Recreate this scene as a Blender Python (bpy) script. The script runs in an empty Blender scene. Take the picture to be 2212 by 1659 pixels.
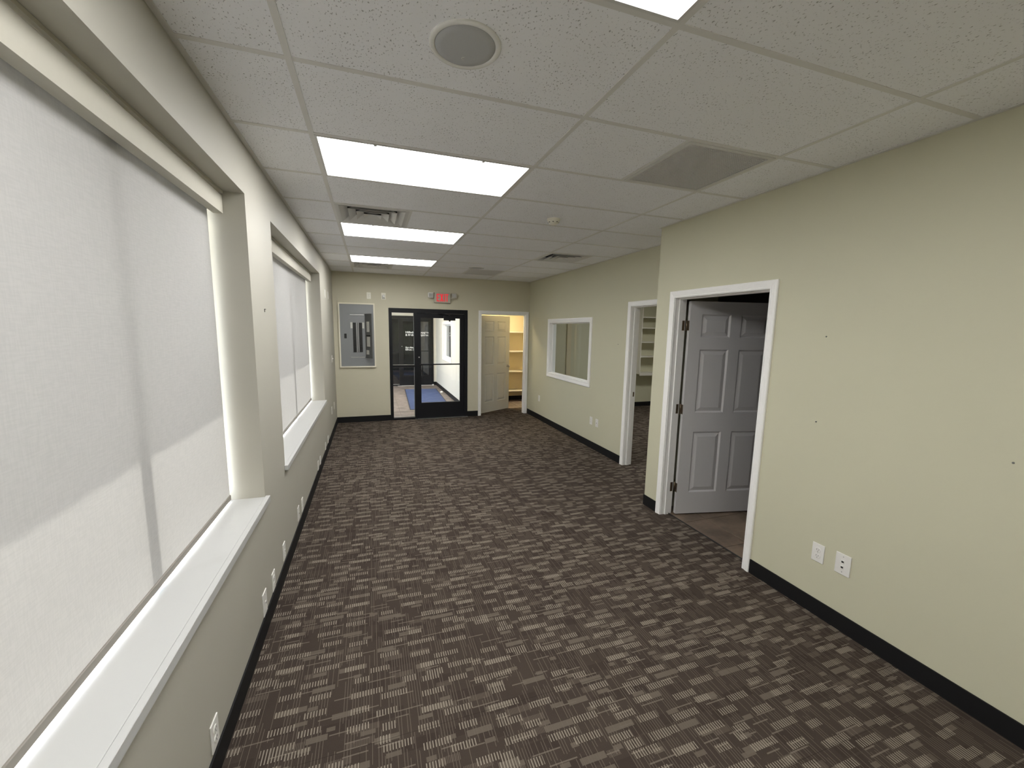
import bpy, bmesh, math, random
from mathutils import Matrix, Vector

random.seed(7)
S = bpy.context.scene
COL = S.collection
PI = math.pi

# ------------------------------------------------------------------ camera
cd = bpy.data.cameras.new('camera')
cam = bpy.data.objects.new('camera', cd)
COL.objects.link(cam)
S.camera = cam
cd.sensor_fit = 'HORIZONTAL'
cd.sensor_width = 36.0
cd.lens = 878.28 / 2212 * 36.0
cd.shift_x = 10.7255 / 2212
cd.shift_y = 4.17 / 2212
cd.clip_start = 0.02
RM = [[0.94864914, 0.31509451, 0.02793305],
      [-0.31590861, 0.93912638, 0.13506806],
      [0.01632654, -0.13695649, 0.99044251]]
cam.matrix_world = Matrix(((RM[0][0], RM[0][2], -RM[0][1], 0.62212),
                           (RM[1][0], RM[1][2], -RM[1][1], -1.20350),
                           (RM[2][0], RM[2][2], -RM[2][1], 1.75798),
                           (0, 0, 0, 1)))

# ------------------------------------------------------------------ light and exposure
SKY_STRENGTH = 1.9
SUN_STRENGTH = 60.0
TROFFER = 14.5
S.view_settings.view_transform = 'Standard'
S.view_settings.look = 'None'
S.view_settings.gamma = 1.0
S.view_settings.use_curve_mapping = False
S.view_settings.exposure = 0.12
S.cycles.max_bounces = 12
S.cycles.diffuse_bounces = 8
S.cycles.transparent_max_bounces = 16
S.cycles.caustics_reflective = False
S.cycles.caustics_refractive = False

SUN_EL = math.radians(50)
world = bpy.data.worlds.new('World')
S.world = world
world.use_nodes = True
wn = world.node_tree.nodes
sky = wn.new('ShaderNodeTexSky')
sky.sky_type = 'NISHITA'
sky.sun_disc = False
sky.sun_elevation = SUN_EL
sky.sun_rotation = math.radians(-90)
sky.air_density = 1.0
sky.dust_density = 3.0
wn['Background'].inputs['Strength'].default_value = SKY_STRENGTH
world.node_tree.links.new(sky.outputs[0], wn['Background'].inputs['Color'])

sl = bpy.data.lights.new('sun', 'SUN')
sl.energy = SUN_STRENGTH
sl.angle = math.radians(0.6)
sl.color = (1.0, 0.95, 0.87)
sun = bpy.data.objects.new('sun', sl)
COL.objects.link(sun)
sun.location = (-8, 2, 9)
sun.rotation_euler = (0, math.radians(-40), 0)   # shines towards +x and down, 50 degrees up

# ------------------------------------------------------------------ material helpers
def new_mat(name):
    m = bpy.data.materials.new(name)
    m.use_nodes = True
    nt = m.node_tree
    b = nt.nodes['Principled BSDF']
    return m, nt, b

class X:
    """tiny expression wrapper around Math nodes"""
    nt = None
    def __init__(s, v): s.v = v
    @staticmethod
    def op(o, *a):
        n = X.nt.nodes.new('ShaderNodeMath'); n.operation = o
        for i, q in enumerate(a):
            if isinstance(q, X): X.nt.links.new(q.v, n.inputs[i])
            else: n.inputs[i].default_value = q
        return X(n.outputs[0])
    def __add__(s, o): return X.op('ADD', s, o)
    def __sub__(s, o): return X.op('SUBTRACT', s, o)
    def __mul__(s, o): return X.op('MULTIPLY', s, o)
    def __truediv__(s, o): return X.op('DIVIDE', s, o)
    def floor(s): return X.op('FLOOR', s)
    def frac(s): return X.op('FRACT', s)
    def gt(s, o): return X.op('GREATER_THAN', s, o)
    def lt(s, o): return X.op('LESS_THAN', s, o)
    def mx(s, o): return X.op('MAXIMUM', s, o)
    def sm(s, a, b):
        n = X.nt.nodes.new('ShaderNodeMapRange'); n.interpolation_type = 'SMOOTHSTEP'
        X.nt.links.new(s.v, n.inputs['Value'])
        n.inputs['From Min'].default_value = a; n.inputs['From Max'].default_value = b
        return X(n.outputs['Result'])

def white(x, y, z=0.0):
    n = X.nt.nodes.new('ShaderNodeTexWhiteNoise'); n.noise_dimensions = '3D'
    c = X.nt.nodes.new('ShaderNodeCombineXYZ')
    for i, q in enumerate((x, y, z)):
        if isinstance(q, X): X.nt.links.new(q.v, c.inputs[i])
        else: c.inputs[i].default_value = q
    X.nt.links.new(c.outputs[0], n.inputs['Vector'])
    return X(n.outputs['Value'])

def noise(nt, vec, scale, detail=2.0, rough=0.5):
    n = nt.nodes.new('ShaderNodeTexNoise')
    n.inputs['Scale'].default_value = scale
    n.inputs['Detail'].default_value = detail
    n.inputs['Roughness'].default_value = rough
    if vec is not None: nt.links.new(vec, n.inputs['Vector'])
    return n.outputs['Fac']

def mixc(nt, fac, a, b):
    n = nt.nodes.new('ShaderNodeMix'); n.data_type = 'RGBA'
    if isinstance(fac, X): fac = fac.v
    if hasattr(fac, 'is_linked') or hasattr(fac, 'links'): nt.links.new(fac, n.inputs['Factor'])
    else: n.inputs['Factor'].default_value = fac
    for q, k in ((a, 'A'), (b, 'B')):
        i = [s for s in n.inputs if s.name == k and s.type == 'RGBA'][0]
        if isinstance(q, (tuple, list)): i.default_value = (*q[:3], 1)
        else: nt.links.new(q, i)
    return [s for s in n.outputs if s.type == 'RGBA'][0]

def bump(nt, b, h, strength, dist):
    n = nt.nodes.new('ShaderNodeBump')
    n.inputs['Strength'].default_value = strength
    n.inputs['Distance'].default_value = dist
    if isinstance(h, X): h = h.v
    nt.links.new(h, n.inputs['Height'])
    nt.links.new(n.outputs[0], b.inputs['Normal'])

def srgb(r, g, b):
    f = lambda c: (c / 255 / 12.92) if c / 255 <= 0.04045 else ((c / 255 + 0.055) / 1.055) ** 2.4
    return (f(r), f(g), f(b))

def plain(name, col, rough=0.5, metal=0.0, grain=0.0, gscale=60.0, spec=0.5):
    m, nt, b = new_mat(name)
    b.inputs['Roughness'].default_value = rough
    b.inputs['Metallic'].default_value = metal
    b.inputs['Specular IOR Level'].default_value = spec
    tc = nt.nodes.new('ShaderNodeTexCoord')
    f = noise(nt, tc.outputs['Object'], gscale, 3.0)
    lo = tuple(c * (1 - max(grain, 0.02)) for c in col); hi = tuple(min(1, c * (1 + max(grain, 0.02))) for c in col)
    nt.links.new(mixc(nt, f, lo, hi), b.inputs['Base Color'])
    return m

def wall_paint(name, col, rough=0.55):
    m, nt, b = new_mat(name)
    g = nt.nodes.new('ShaderNodeNewGeometry')
    f = noise(nt, g.outputs['Position'], 1.7, 2.0)
    nt.links.new(mixc(nt, f, tuple(c * 0.97 for c in col), tuple(c * 1.03 for c in col)), b.inputs['Base Color'])
    b.inputs['Roughness'].default_value = rough
    b.inputs['Specular IOR Level'].default_value = 0.3
    bump(nt, b, noise(nt, g.outputs['Position'], 260.0, 3.0), 0.12, 0.001)
    return m

def carpet_mat():
    m, nt, b = new_mat('carpet_pattern'); X.nt = nt
    g = nt.nodes.new('ShaderNodeNewGeometry')
    sp = nt.nodes.new('ShaderNodeSeparateXYZ'); nt.links.new(g.outputs['Position'], sp.inputs[0])
    u, v = X(sp.outputs[0]), X(sp.outputs[1])
    def layer(w, h, seed, th, l0, l1, f0, f1, dv=0.0, every=1):
        vv = (v + dv) / h
        row = vv.floor()
        uu = u / w + white(row, seed, 1.3) * (7.0 if every == 1 else 0.6)
        c = uu.floor()
        r = white(c, row, seed)
        ln = white(c, row, seed + 5.5) * (l1 - l0) + l0
        fy = vv.frac()
        m_ = r.gt(th) * uu.frac().lt(ln) * fy.gt(f0) * fy.lt(f1)
        if every > 1: m_ = m_ * ((c + row * (every - 1) + 0.25) / every).frac().lt(1.0 / every)
        return m_
    tick = (u / 0.0125).frac().lt(0.34)
    fine = (u / 0.0066).frac().lt(0.5)
    dash = layer(0.165, 0.043, 3.0, 0.16, 0.45, 0.92, 0.08, 0.82, 0.0, 2) * tick
    dash2 = layer(0.12, 0.057, 23.0, 0.93, 0.3, 0.8, 0.06, 0.72, 0.017) * tick
    tan = layer(0.165, 0.086, 11.0, 0.22, 0.50, 0.85, 0.55, 0.88, 0.0, 3)
    tan2 = layer(0.083, 0.0645, 17.0, 0.42, 0.40, 0.80, 0.1, 0.42, 0.011, 3)
    thin = layer(0.14, 0.029, 29.0, 0.78, 0.4, 0.95, 0.1, 0.30, 0.007)
    grey = layer(0.13, 0.061, 41.0, 0.84, 0.4, 0.95, 0.1, 0.6, 0.027) * fine
    darkb = layer(0.19, 0.058, 47.0, 0.70, 0.5, 0.95, 0.05, 0.9, 0.03)
    lines = (u / 0.0125 + 0.55).frac().lt(0.16) * white((u / 0.0125 + 0.55).floor(), (v / 0.115 + white((u / 0.0125 + 0.55).floor(), 9.0) * 5.0).floor(), 61.0).gt(0.45)
    # yarn speckle
    n1 = noise(nt, g.outputs['Position'], 420.0, 2.0)
    n2 = noise(nt, g.outputs['Position'], 3.2, 3.0)
    base = mixc(nt, n1, (0.030, 0.0225, 0.018), (0.072, 0.055, 0.0455))
    base = mixc(nt, X(n2).sm(0.35, 0.7) * 0.30, base, (0.072, 0.057, 0.045))
    base = mixc(nt, darkb * 0.45, base, (0.036, 0.026, 0.022))
    base = mixc(nt, lines * 0.55, base, (0.21, 0.178, 0.145))
    base = mixc(nt, thin * 0.55, base, (0.20, 0.17, 0.138))
    base = mixc(nt, grey * 0.50, base, (0.17, 0.14, 0.115))
    tanc = mixc(nt, n1, (0.092, 0.076, 0.061), (0.165, 0.14, 0.113))
    base = mixc(nt, tan2 * 0.78, base, tanc)
    base = mixc(nt, tan * 0.85, base, tanc)
    base = mixc(nt, dash.mx(dash2) * 0.85, base, (0.31, 0.272, 0.222))
    # faint joints of the carpet tiles
    def joint(q): return ((q / 0.61).frac() * 0.61).lt(0.0022)
    base = mixc(nt, joint(u + 0.08).mx(joint(v + 0.21)) * 0.55, base, (0.022, 0.017, 0.014))
    nt.links.new(base, b.inputs['Base Color'])
    b.inputs['Roughness'].default_value = 0.95
    b.inputs['Specular IOR Level'].default_value = 0.1
    bump(nt, b, X(n1) + (u / 0.0066).frac() * 0.5, 0.35, 0.003)
    return m

def ceiling_tile_mat():
    m, nt, b = new_mat('mineral_fibre_tile'); X.nt = nt
    tc = nt.nodes.new('ShaderNodeTexCoord')
    oi = nt.nodes.new('ShaderNodeObjectInfo')
    ad = nt.nodes.new('ShaderNodeVectorMath'); ad.operation = 'MULTIPLY_ADD'
    nt.links.new(oi.outputs['Random'], ad.inputs[0])
    ad.inputs[1].default_value = (40, 60, 0)
    nt.links.new(tc.outputs['Object'], ad.inputs[2])
    mp = nt.nodes.new('ShaderNodeMapping')
    nt.links.new(ad.outputs[0], mp.inputs['Vector'])
    mp.inputs['Rotation'].default_value = (0, 0, 0.5)
    mp.inputs['Scale'].default_value = (1.0, 0.62, 1.0)
    a = noise(nt, mp.outputs[0], 150.0, 1.5)
    a2 = noise(nt, ad.outputs[0], 9.0, 2.0)
    pit = (X(a) + X(a2) * 0.14).sm(0.705, 0.765)
    fine = X(noise(nt, ad.outputs[0], 330.0, 2.0)).sm(0.62, 0.80)
    base = mixc(nt, fine * 0.18, (0.925, 0.935, 0.975), (0.72, 0.72, 0.74))
    base = mixc(nt, pit * 0.62, base, (0.20, 0.195, 0.19))
    nt.links.new(base, b.inputs['Base Color'])
    b.inputs['Roughness'].default_value = 0.9
    b.inputs['Specular IOR Level'].default_value = 0.15
    bump(nt, b, pit * -1.0 - fine * 0.2, 0.5, 0.004)
    return m

def shade_mat():
    m, nt, b = new_mat('solar_shade_weave'); X.nt = nt
    nt.nodes.remove(b)
    out = nt.nodes['Material Output']
    g = nt.nodes.new('ShaderNodeNewGeometry')
    mp = nt.nodes.new('ShaderNodeMapping'); nt.links.new(g.outputs['Position'], mp.inputs['Vector'])
    mp.inputs['Scale'].default_value = (1, 1.0, 0.12)
    mq = nt.nodes.new('ShaderNodeMapping'); nt.links.new(g.outputs['Position'], mq.inputs['Vector'])
    mq.inputs['Scale'].default_value = (1, 0.12, 1.0)
    n1 = X(noise(nt, mp.outputs[0], 190.0, 3.0)); n2 = X(noise(nt, mq.outputs[0], 190.0, 3.0))
    w = (n1 + n2 - 0.5)
    col = mixc(nt, w.sm(0.2, 0.8), (0.425, 0.42, 0.412), (0.455, 0.45, 0.44))
    colt = mixc(nt, w.sm(0.2, 0.8), (0.62, 0.605, 0.585), (0.76, 0.74, 0.715))
    d = nt.nodes.new('ShaderNodeBsdfDiffuse'); nt.links.new(col, d.inputs['Color'])
    t = nt.nodes.new('ShaderNodeBsdfTranslucent'); nt.links.new(colt, t.inputs['Color'])
    mx = nt.nodes.new('ShaderNodeMixShader'); mx.inputs[0].default_value = 0.019
    nt.links.new(d.outputs[0], mx.inputs[1]); nt.links.new(t.outputs[0], mx.inputs[2])
    nt.links.new(mx.outputs[0], out.inputs['Surface'])
    return m

def glass_mat(name, tint=(0.93, 0.95, 0.95), ior=1.45):
    m, nt, b = new_mat(name)
    nt.nodes.remove(b)
    out = nt.nodes['Material Output']
    t = nt.nodes.new('ShaderNodeBsdfTransparent'); t.inputs['Color'].default_value = (*tint, 1)
    gl = nt.nodes.new('ShaderNodeBsdfGlossy'); gl.inputs['Roughness'].default_value = 0.0
    X.nt = nt
    ge = nt.nodes.new('ShaderNodeNewGeometry')
    dp = nt.nodes.new('ShaderNodeVectorMath'); dp.operation = 'DOT_PRODUCT'
    nt.links.new(ge.outputs['Normal'], dp.inputs[0]); nt.links.new(ge.outputs['Incoming'], dp.inputs[1])
    f0 = ((ior - 1) / (ior + 1)) ** 2
    fr = X.op('POWER', X.op('ABSOLUTE', X(dp.outputs['Value'])) * -1.0 + 1.0, 5.0) * (1 - f0) + f0
    mx = nt.nodes.new('ShaderNodeMixShader')
    nt.links.new(fr.v, mx.inputs[0]); nt.links.new(t.outputs[0], mx.inputs[1]); nt.links.new(gl.outputs[0], mx.inputs[2])
    nt.links.new(mx.outputs[0], out.inputs['Surface'])
    return m

def lamp_mat(name, col, strength, tubes=False):
    m, nt, b = new_mat(name); X.nt = nt
    b.inputs['Base Color'].default_value = (0.8, 0.8, 0.8, 1)
    b.inputs['Roughness'].default_value = 0.35
    b.inputs['Emission Color'].default_value = (*col, 1)
    b.inputs['Emission Strength'].default_value = strength
    if tubes:      # three tubes glow through the prismatic lens
        tc = nt.nodes.new('ShaderNodeTexCoord')
        sp = nt.nodes.new('ShaderNodeSeparateXYZ'); nt.links.new(tc.outputs['Object'], sp.inputs[0])
        y = X(sp.outputs[1])
        k = X.op('COSINE', y * (2 * PI / 0.19))
        n = (k * 0.22 + 1.0) * strength
        nt.links.new(n.v, b.inputs['Emission Strength'])
        v = nt.nodes.new('ShaderNodeTexVoronoi'); v.inputs['Scale'].default_value = 160.0
        nt.links.new(tc.outputs['Object'], v.inputs['Vector'])
        bump(nt, b, v.outputs['Distance'], 0.4, 0.002)
    return m

def stone_mat(name, a, c, scale=3.0, rough=0.45):
    m, nt, b = new_mat(name); X.nt = nt
    g = nt.nodes.new('ShaderNodeNewGeometry')
    oi = nt.nodes.new('ShaderNodeObjectInfo')
    f = X(noise(nt, g.outputs['Position'], scale, 8.0, 0.65)).sm(0.3, 0.7)
    f2 = X(noise(nt, g.outputs['Position'], scale * 6, 4.0)) * 0.3 + X(oi.outputs['Random']) * 0.25
    nt.links.new(mixc(nt, f * 0.75 + f2 * 0.45, a, c), b.inputs['Base Color'])
    b.inputs['Roughness'].default_value = rough
    bump(nt, b, f, 0.1, 0.003)
    return m

def mat_rug():
    m, nt, b = new_mat('blue_mat_pile'); X.nt = nt
    g = nt.nodes.new('ShaderNodeNewGeometry')
    n1 = noise(nt, g.outputs['Position'], 300.0, 2.0); n2 = noise(nt, g.outputs['Position'], 5.0, 3.0)
    c = mixc(nt, n1, (0.028, 0.046, 0.12), (0.060, 0.088, 0.20))
    c = mixc(nt, X(n2).sm(0.4, 0.7) * 0.3, c, (0.10, 0.13, 0.23))
    nt.links.new(c, b.inputs['Base Color']); b.inputs['Roughness'].default_value = 0.95
    bump(nt, b, n1, 0.5, 0.004)
    return m

M = {}
M['wall'] = wall_paint('olive_wall_paint', (0.595, 0.58, 0.44))
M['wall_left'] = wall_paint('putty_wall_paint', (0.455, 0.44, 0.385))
M['wall_back'] = wall_paint('beige_wall_paint', (0.61, 0.58, 0.455))
M['cream'] = wall_paint('cream_wall_paint', (0.76, 0.725, 0.64))
M['closet'] = wall_paint('warm_closet_paint', (0.66, 0.585, 0.42))
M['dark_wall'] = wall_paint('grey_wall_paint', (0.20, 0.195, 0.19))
M['plaster'] = plain('white_ceiling_paint', (0.75, 0.74, 0.72), 0.9)
M['carpet'] = carpet_mat()
M['tile_ceiling'] = ceiling_tile_mat()
M['tee'] = plain('painted_grid_metal', (0.74, 0.735, 0.72), 0.5)
M['void'] = plain('dark_plenum', (0.03, 0.03, 0.03), 0.9)
M['trim'] = plain('white_trim_paint', (0.92, 0.915, 0.905), 0.32)
def sill_mat():
    m, nt, b = new_mat('white_sill_laminate'); X.nt = nt
    g = nt.nodes.new('ShaderNodeNewGeometry')
    mp = nt.nodes.new('ShaderNodeMapping'); nt.links.new(g.outputs['Position'], mp.inputs['Vector'])
    mp.inputs['Scale'].default_value = (95.0, 2.2, 1.0); mp.inputs['Rotation'].default_value = (0, 0, 0.015)
    streak = X(noise(nt, mp.outputs[0], 1.0, 2.0)).sm(0.72, 0.80)
    smudge = X(noise(nt, g.outputs['Position'], 6.0, 5.0)).sm(0.55, 0.85)
    c = mixc(nt, smudge * 0.22, (0.52, 0.525, 0.52), (0.40, 0.40, 0.39))
    c = mixc(nt, streak * 0.45, c, (0.22, 0.215, 0.205))
    nt.links.new(c, b.inputs['Base Color']); b.inputs['Roughness'].default_value = 0.35
    return m
M['sill'] = sill_mat()
M['base'] = plain('black_vinyl_base', (0.009, 0.009, 0.010), 0.6, spec=0.25)
M['door_grey'] = plain('grey_door_paint', (0.60, 0.59, 0.60), 0.42)
M['door_white'] = plain('off_white_door_paint', (0.60, 0.595, 0.565), 0.42)
M['black'] = plain('black_anodised_aluminium', (0.009, 0.0095, 0.012), 0.5, spec=0.25)
M['rubber'] = plain('black_rubber', (0.02, 0.02, 0.02), 0.7)
M['bronze'] = plain('aged_bronze', (0.19, 0.145, 0.10), 0.38, 0.8)
M['nickel'] = plain('satin_nickel', (0.55, 0.52, 0.47), 0.28, 0.95)
M['steel'] = plain('brushed_steel', (0.45, 0.45, 0.45), 0.35, 0.9)
M['plastic'] = plain('white_plastic', (0.80, 0.79, 0.76), 0.35)
M['ivory'] = plain('ivory_plastic', (0.86, 0.84, 0.74), 0.4)
M['slot'] = plain('dark_slot', (0.02, 0.02, 0.02), 0.6)
M['shade'] = shade_mat()
M['valance'] = plain('cream_valance_fabric', (0.56, 0.54, 0.465), 0.7)
M['hem'] = plain('taupe_hem_bar', (0.26, 0.24, 0.215), 0.6)
M['vinyl'] = plain('white_window_vinyl', (0.80, 0.80, 0.80), 0.35)
M['glass'] = glass_mat('clear_glass')
M['glass_solar'] = glass_mat('solar_control_glass', (0.46, 0.49, 0.52))
M['glass_grey'] = glass_mat('grey_tinted_glass', (0.52, 0.53, 0.55), 1.75)
M['grey_panel'] = plain('grey_enamel', (0.245, 0.255, 0.265), 0.4)
M['grey_dark'] = plain('dark_grey_enamel', (0.13, 0.135, 0.135), 0.45)
M['breaker'] = plain('black_breaker_plastic', (0.01, 0.01, 0.01), 0.4)
M['paper'] = plain('printed_paper', (0.62, 0.62, 0.58), 0.8, 0, 0.2, 90.0)
M['surround'] = plain('cream_panel_surround', (0.82, 0.78, 0.65), 0.5)
M['sign_body'] = plain('putty_sign_plastic', (0.48, 0.46, 0.385), 0.45)
M['lens_grey'] = plain('clear_lamp_lens', (0.45, 0.45, 0.43), 0.2, 0, 0.35, 110.0)
M['exit_red'] = lamp_mat('lit_red_letters', (0.95, 0.05, 0.07), 0.42)
M['exit_red'].node_tree.nodes['Principled BSDF'].inputs['Base Color'].default_value = (0.6, 0.03, 0.04, 1)
M['tube'] = lamp_mat('lit_prismatic_lens', (1.0, 0.99, 0.97), TROFFER, True)
M['diffuser'] = plain('white_diffuser_metal', (0.66, 0.655, 0.64), 0.4)
M['speaker'] = plain('grey_speaker_mesh', (0.50, 0.51, 0.525), 0.6, 0, 0.1, 500.0)
M['egg'] = plain('grey_eggcrate', (0.74, 0.73, 0.72), 0.5)
M['stone'] = stone_mat('brown_slate_tile', (0.085, 0.062, 0.045), (0.27, 0.20, 0.145))
M['stone_pale'] = stone_mat('taupe_slate_tile', (0.115, 0.092, 0.082), (0.30, 0.25, 0.225), 5.0)
M['grout'] = plain('grey_grout', (0.22, 0.185, 0.16), 0.9)
M['mat'] = mat_rug()
M['mat_edge'] = plain('dark_mat_edge', (0.02, 0.022, 0.035), 0.8)
M['white_text'] = plain('white_vinyl_lettering', (0.9, 0.9, 0.9), 0.5)
M['strobe'] = plain('frosted_white_lens', (0.85, 0.85, 0.83), 0.25)
M['shelf'] = plain('white_shelf_paint', (0.78, 0.76, 0.70), 0.45)
M['concrete'] = plain('pale_concrete', (0.42, 0.41, 0.39), 0.9, 0, 0.1, 4.0)
M['eave'] = plain('painted_soffit', (0.55, 0.54, 0.52), 0.8)

# ------------------------------------------------------------------ mesh helpers
def obj(name, bm, mat, parent=None, smooth=False):
    bmesh.ops.recalc_face_normals(bm, faces=bm.faces)
    me = bpy.data.meshes.new(name)
    bm.to_mesh(me); bm.free()
    if smooth:
        for p in me.polygons: p.use_smooth = True
    return link(name, me, mat, parent)

def link(name, me, mat, parent=None):
    if mat is not None and not me.materials: me.materials.append(M[mat] if isinstance(mat, str) else mat)
    o = bpy.data.objects.new(name, me)
    COL.objects.link(o)
    if parent is not None: o.parent = parent
    return o

def box(bm, x0, x1, y0, y1, z0, z1, bev=0.0, rot=None):
    vs = [bm.verts.new(((x0, x1)[i & 1], (y0, y1)[(i >> 1) & 1], (z0, z1)[(i >> 2) & 1])) for i in range(8)]
    fs = [bm.faces.new([vs[i] for i in q]) for q in ((0, 2, 3, 1), (4, 5, 7, 6), (0, 1, 5, 4), (2, 6, 7, 3), (0, 4, 6, 2), (1, 3, 7, 5))]
    if bev > 0:
        es = list({e for f in fs for e in f.edges})
        r = bmesh.ops.bevel(bm, geom=es, offset=bev, segments=1, affect='EDGES', profile=0.5)
    return vs

def bx(*a, bev=0.0):
    bm = bmesh.new(); box(bm, *a, bev=bev); return bm

def boxes(*bs):
    bm = bmesh.new()
    for b in bs: box(bm, *b)
    return bm

def lathe(prof, n=32, axis='Z', cap=True):
    """prof: list of (radius, height); turned about axis"""
    bm = bmesh.new(); rings = []
    for r, h in prof:
        ring = []
        for i in range(n):
            a = 2 * PI * i / n
            c, s = r * math.cos(a), r * math.sin(a)
            ring.append(bm.verts.new({'Z': (c, s, h), 'Y': (c, h, s), 'X': (h, c, s)}[axis]))
        rings.append(ring)
    for a, b in zip(rings, rings[1:]):
        for i in range(n): bm.faces.new((a[i], a[(i + 1) % n], b[(i + 1) % n], b[i]))
    if cap:
        bm.faces.new(rings[0][::-1]); bm.faces.new(rings[-1])
    return bm

def tube(pts, r, n=10):
    bm = bmesh.new(); rings = []
    for i, p in enumerate(pts):
        p = Vector(p)
        d = (Vector(pts[min(i + 1, len(pts) - 1)]) - Vector(pts[max(i - 1, 0)])).normalized()
        u = d.orthogonal().normalized() if i == 0 else (u - d * u.dot(d)).normalized()
        v = d.cross(u)
        rings.append([bm.verts.new(p + r * (math.cos(2 * PI * k / n) * u + math.sin(2 * PI * k / n) * v)) for k in range(n)])
    for a, b in zip(rings, rings[1:]):
        for i in range(n): bm.faces.new((a[i], a[(i + 1) % n], b[(i + 1) % n], b[i]))
    bm.faces.new(rings[0][::-1]); bm.faces.new(rings[-1])
    return bm

def empty(name, loc=(0, 0, 0), rz=0.0):
    o = bpy.data.objects.new(name, None); COL.objects.link(o)
    o.location = loc; o.rotation_euler = (0, 0, rz); o.empty_display_size = 0.05
    return o

def tag(o, label, cat, group=None, kind=None):
    o['label'] = label; o['category'] = cat
    if group: o['group'] = group
    if kind: o['kind'] = kind
    return o

def struct(o, label, cat):
    return tag(o, label, cat, kind='structure')

def text_mesh(body, size, depth=0.0, align='LEFT', bold=0.0):
    c = bpy.data.curves.new('lettering', 'FONT')
    c.body = body; c.size = size; c.extrude = depth; c.align_x = align; c.offset = bold
    t = bpy.data.objects.new('lettering', c); COL.objects.link(t)
    dg = bpy.context.evaluated_depsgraph_get(); dg.update()
    me = bpy.data.meshes.new_from_object(t.evaluated_get(dg))
    bpy.data.objects.remove(t); bpy.data.curves.remove(c)
    # font lies in xy; stand it up in xz, facing -y
    me.transform(Matrix.Rotation(PI / 2, 4, 'X'))
    return me

# ------------------------------------------------------------------ dimensions (metres)
H = 2.729            # ceiling
R1, R2 = 3.25, 3.753  # right wall near / far
YC, YB = 2.127, 6.742  # corner of the right wall, back wall
Y0 = -3.70           # wall behind the camera
GA, TX, TY = 0.365, 1.2192, 0.6096
ZS, ZH = 0.75, 2.46   # window sill and head
WIN = ((-1.40, 1.434), (2.035, 4.86))
WT = 0.12

# ------------------------------------------------------------------ the shell
def wall(name, bm, mat, label):
    return struct(obj(name, bm, mat), label, 'wall')

X0 = -0.26
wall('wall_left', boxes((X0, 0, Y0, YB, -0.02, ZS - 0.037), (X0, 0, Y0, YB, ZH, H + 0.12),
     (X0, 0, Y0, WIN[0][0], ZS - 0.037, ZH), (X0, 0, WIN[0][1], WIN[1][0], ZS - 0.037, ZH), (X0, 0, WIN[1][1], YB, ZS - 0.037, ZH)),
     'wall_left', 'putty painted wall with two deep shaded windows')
SF0, SF1, SFH = 0.949, 2.444, 2.123
CD0, CD1, DH = 2.715, 3.690, 2.085
wall('wall_back', boxes((X0, SF0, YB, YB + WT, -0.02, H + 0.12), (SF1, CD0, YB, YB + WT, -0.02, H + 0.12), (CD1, R2 + WT, YB, YB + WT, -0.02, H + 0.12),
     (SF0, SF1, YB, YB + WT, SFH, H + 0.12), (CD0, CD1, YB, YB + WT, DH, H + 0.12)),
     'wall_back', 'beige end wall with exit sign and breaker panel')
DA0, DA1 = 0.925, 1.898
wall('wall_right', boxes((R1, R1 + WT, Y0, DA0, -0.02, H + 0.12), (R1, R1 + WT, DA1, YC, -0.02, H + 0.12), (R1, R1 + WT, DA0, DA1, DH, H + 0.12),
     (R1 + WT, R2 + WT, YC - WT, YC, -0.02, H + 0.12)),
     'wall', 'olive wall with the open grey door')
DB0, DB1 = 2.31, 3.265
IW = (4.225, 5.735, 0.95, 1.915)
wall('wall_right_far', boxes((R2, R2 + WT, YC, DB0, -0.02, H + 0.12), (R2, R2 + WT, DB1, IW[0], -0.02, H + 0.12), (R2, R2 + WT, IW[1], YB, -0.02, H + 0.12),
     (R2, R2 + WT, DB0, DB1, DH, H + 0.12), (R2, R2 + WT, IW[0], IW[1], -0.02, IW[2]), (R2, R2 + WT, IW[0], IW[1], IW[3], H + 0.12)),
     'wall', 'set-back olive wall with small interior window')
wall('wall_near', bx(X0, R1 + WT, Y0 - WT, Y0, -0.02, H + 0.12), 'wall', 'olive wall closing the room opposite the exit')

fl = boxes((X0, 3.345, Y0, YB + 0.05, -0.06, 0), (3.345, R2 + WT, YC - WT, YB + 0.05, -0.06, 0))
struct(obj('floor', fl, 'carpet'), 'brown patterned carpet with tan dashes and blocks', 'floor')

# ---- rooms behind: dark tiled room, shelved office, closet, vestibule, dark shop
def room(nm, x0, x1, y0, y1, z1, mat, lab, skip=()):
    t = 0.1
    for side, b in (('left', (x0 - t, x0, y0, y1, -0.02, z1 + t)), ('right', (x1, x1 + t, y0, y1, -0.02, z1 + t)),
                    ('front', (x0 - t, x1 + t, y0 - t, y0, -0.02, z1 + t)), ('back', (x0 - t, x1 + t, y1, y1 + t, -0.02, z1 + t))):
        if side not in skip:
            struct(obj('wall_%s_%s' % (nm, side), bx(*b), mat), '%s, %s side' % (lab, side), 'wall')
    struct(obj('ceiling_%s' % nm, bx(x0 - t, x1 + t, y0 - t, y1 + t, z1, z1 + t), 'plaster' if mat != 'dark_wall' else mat), 'flat ceiling of the %s' % nm.replace('_', ' '), 'ceiling')

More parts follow.
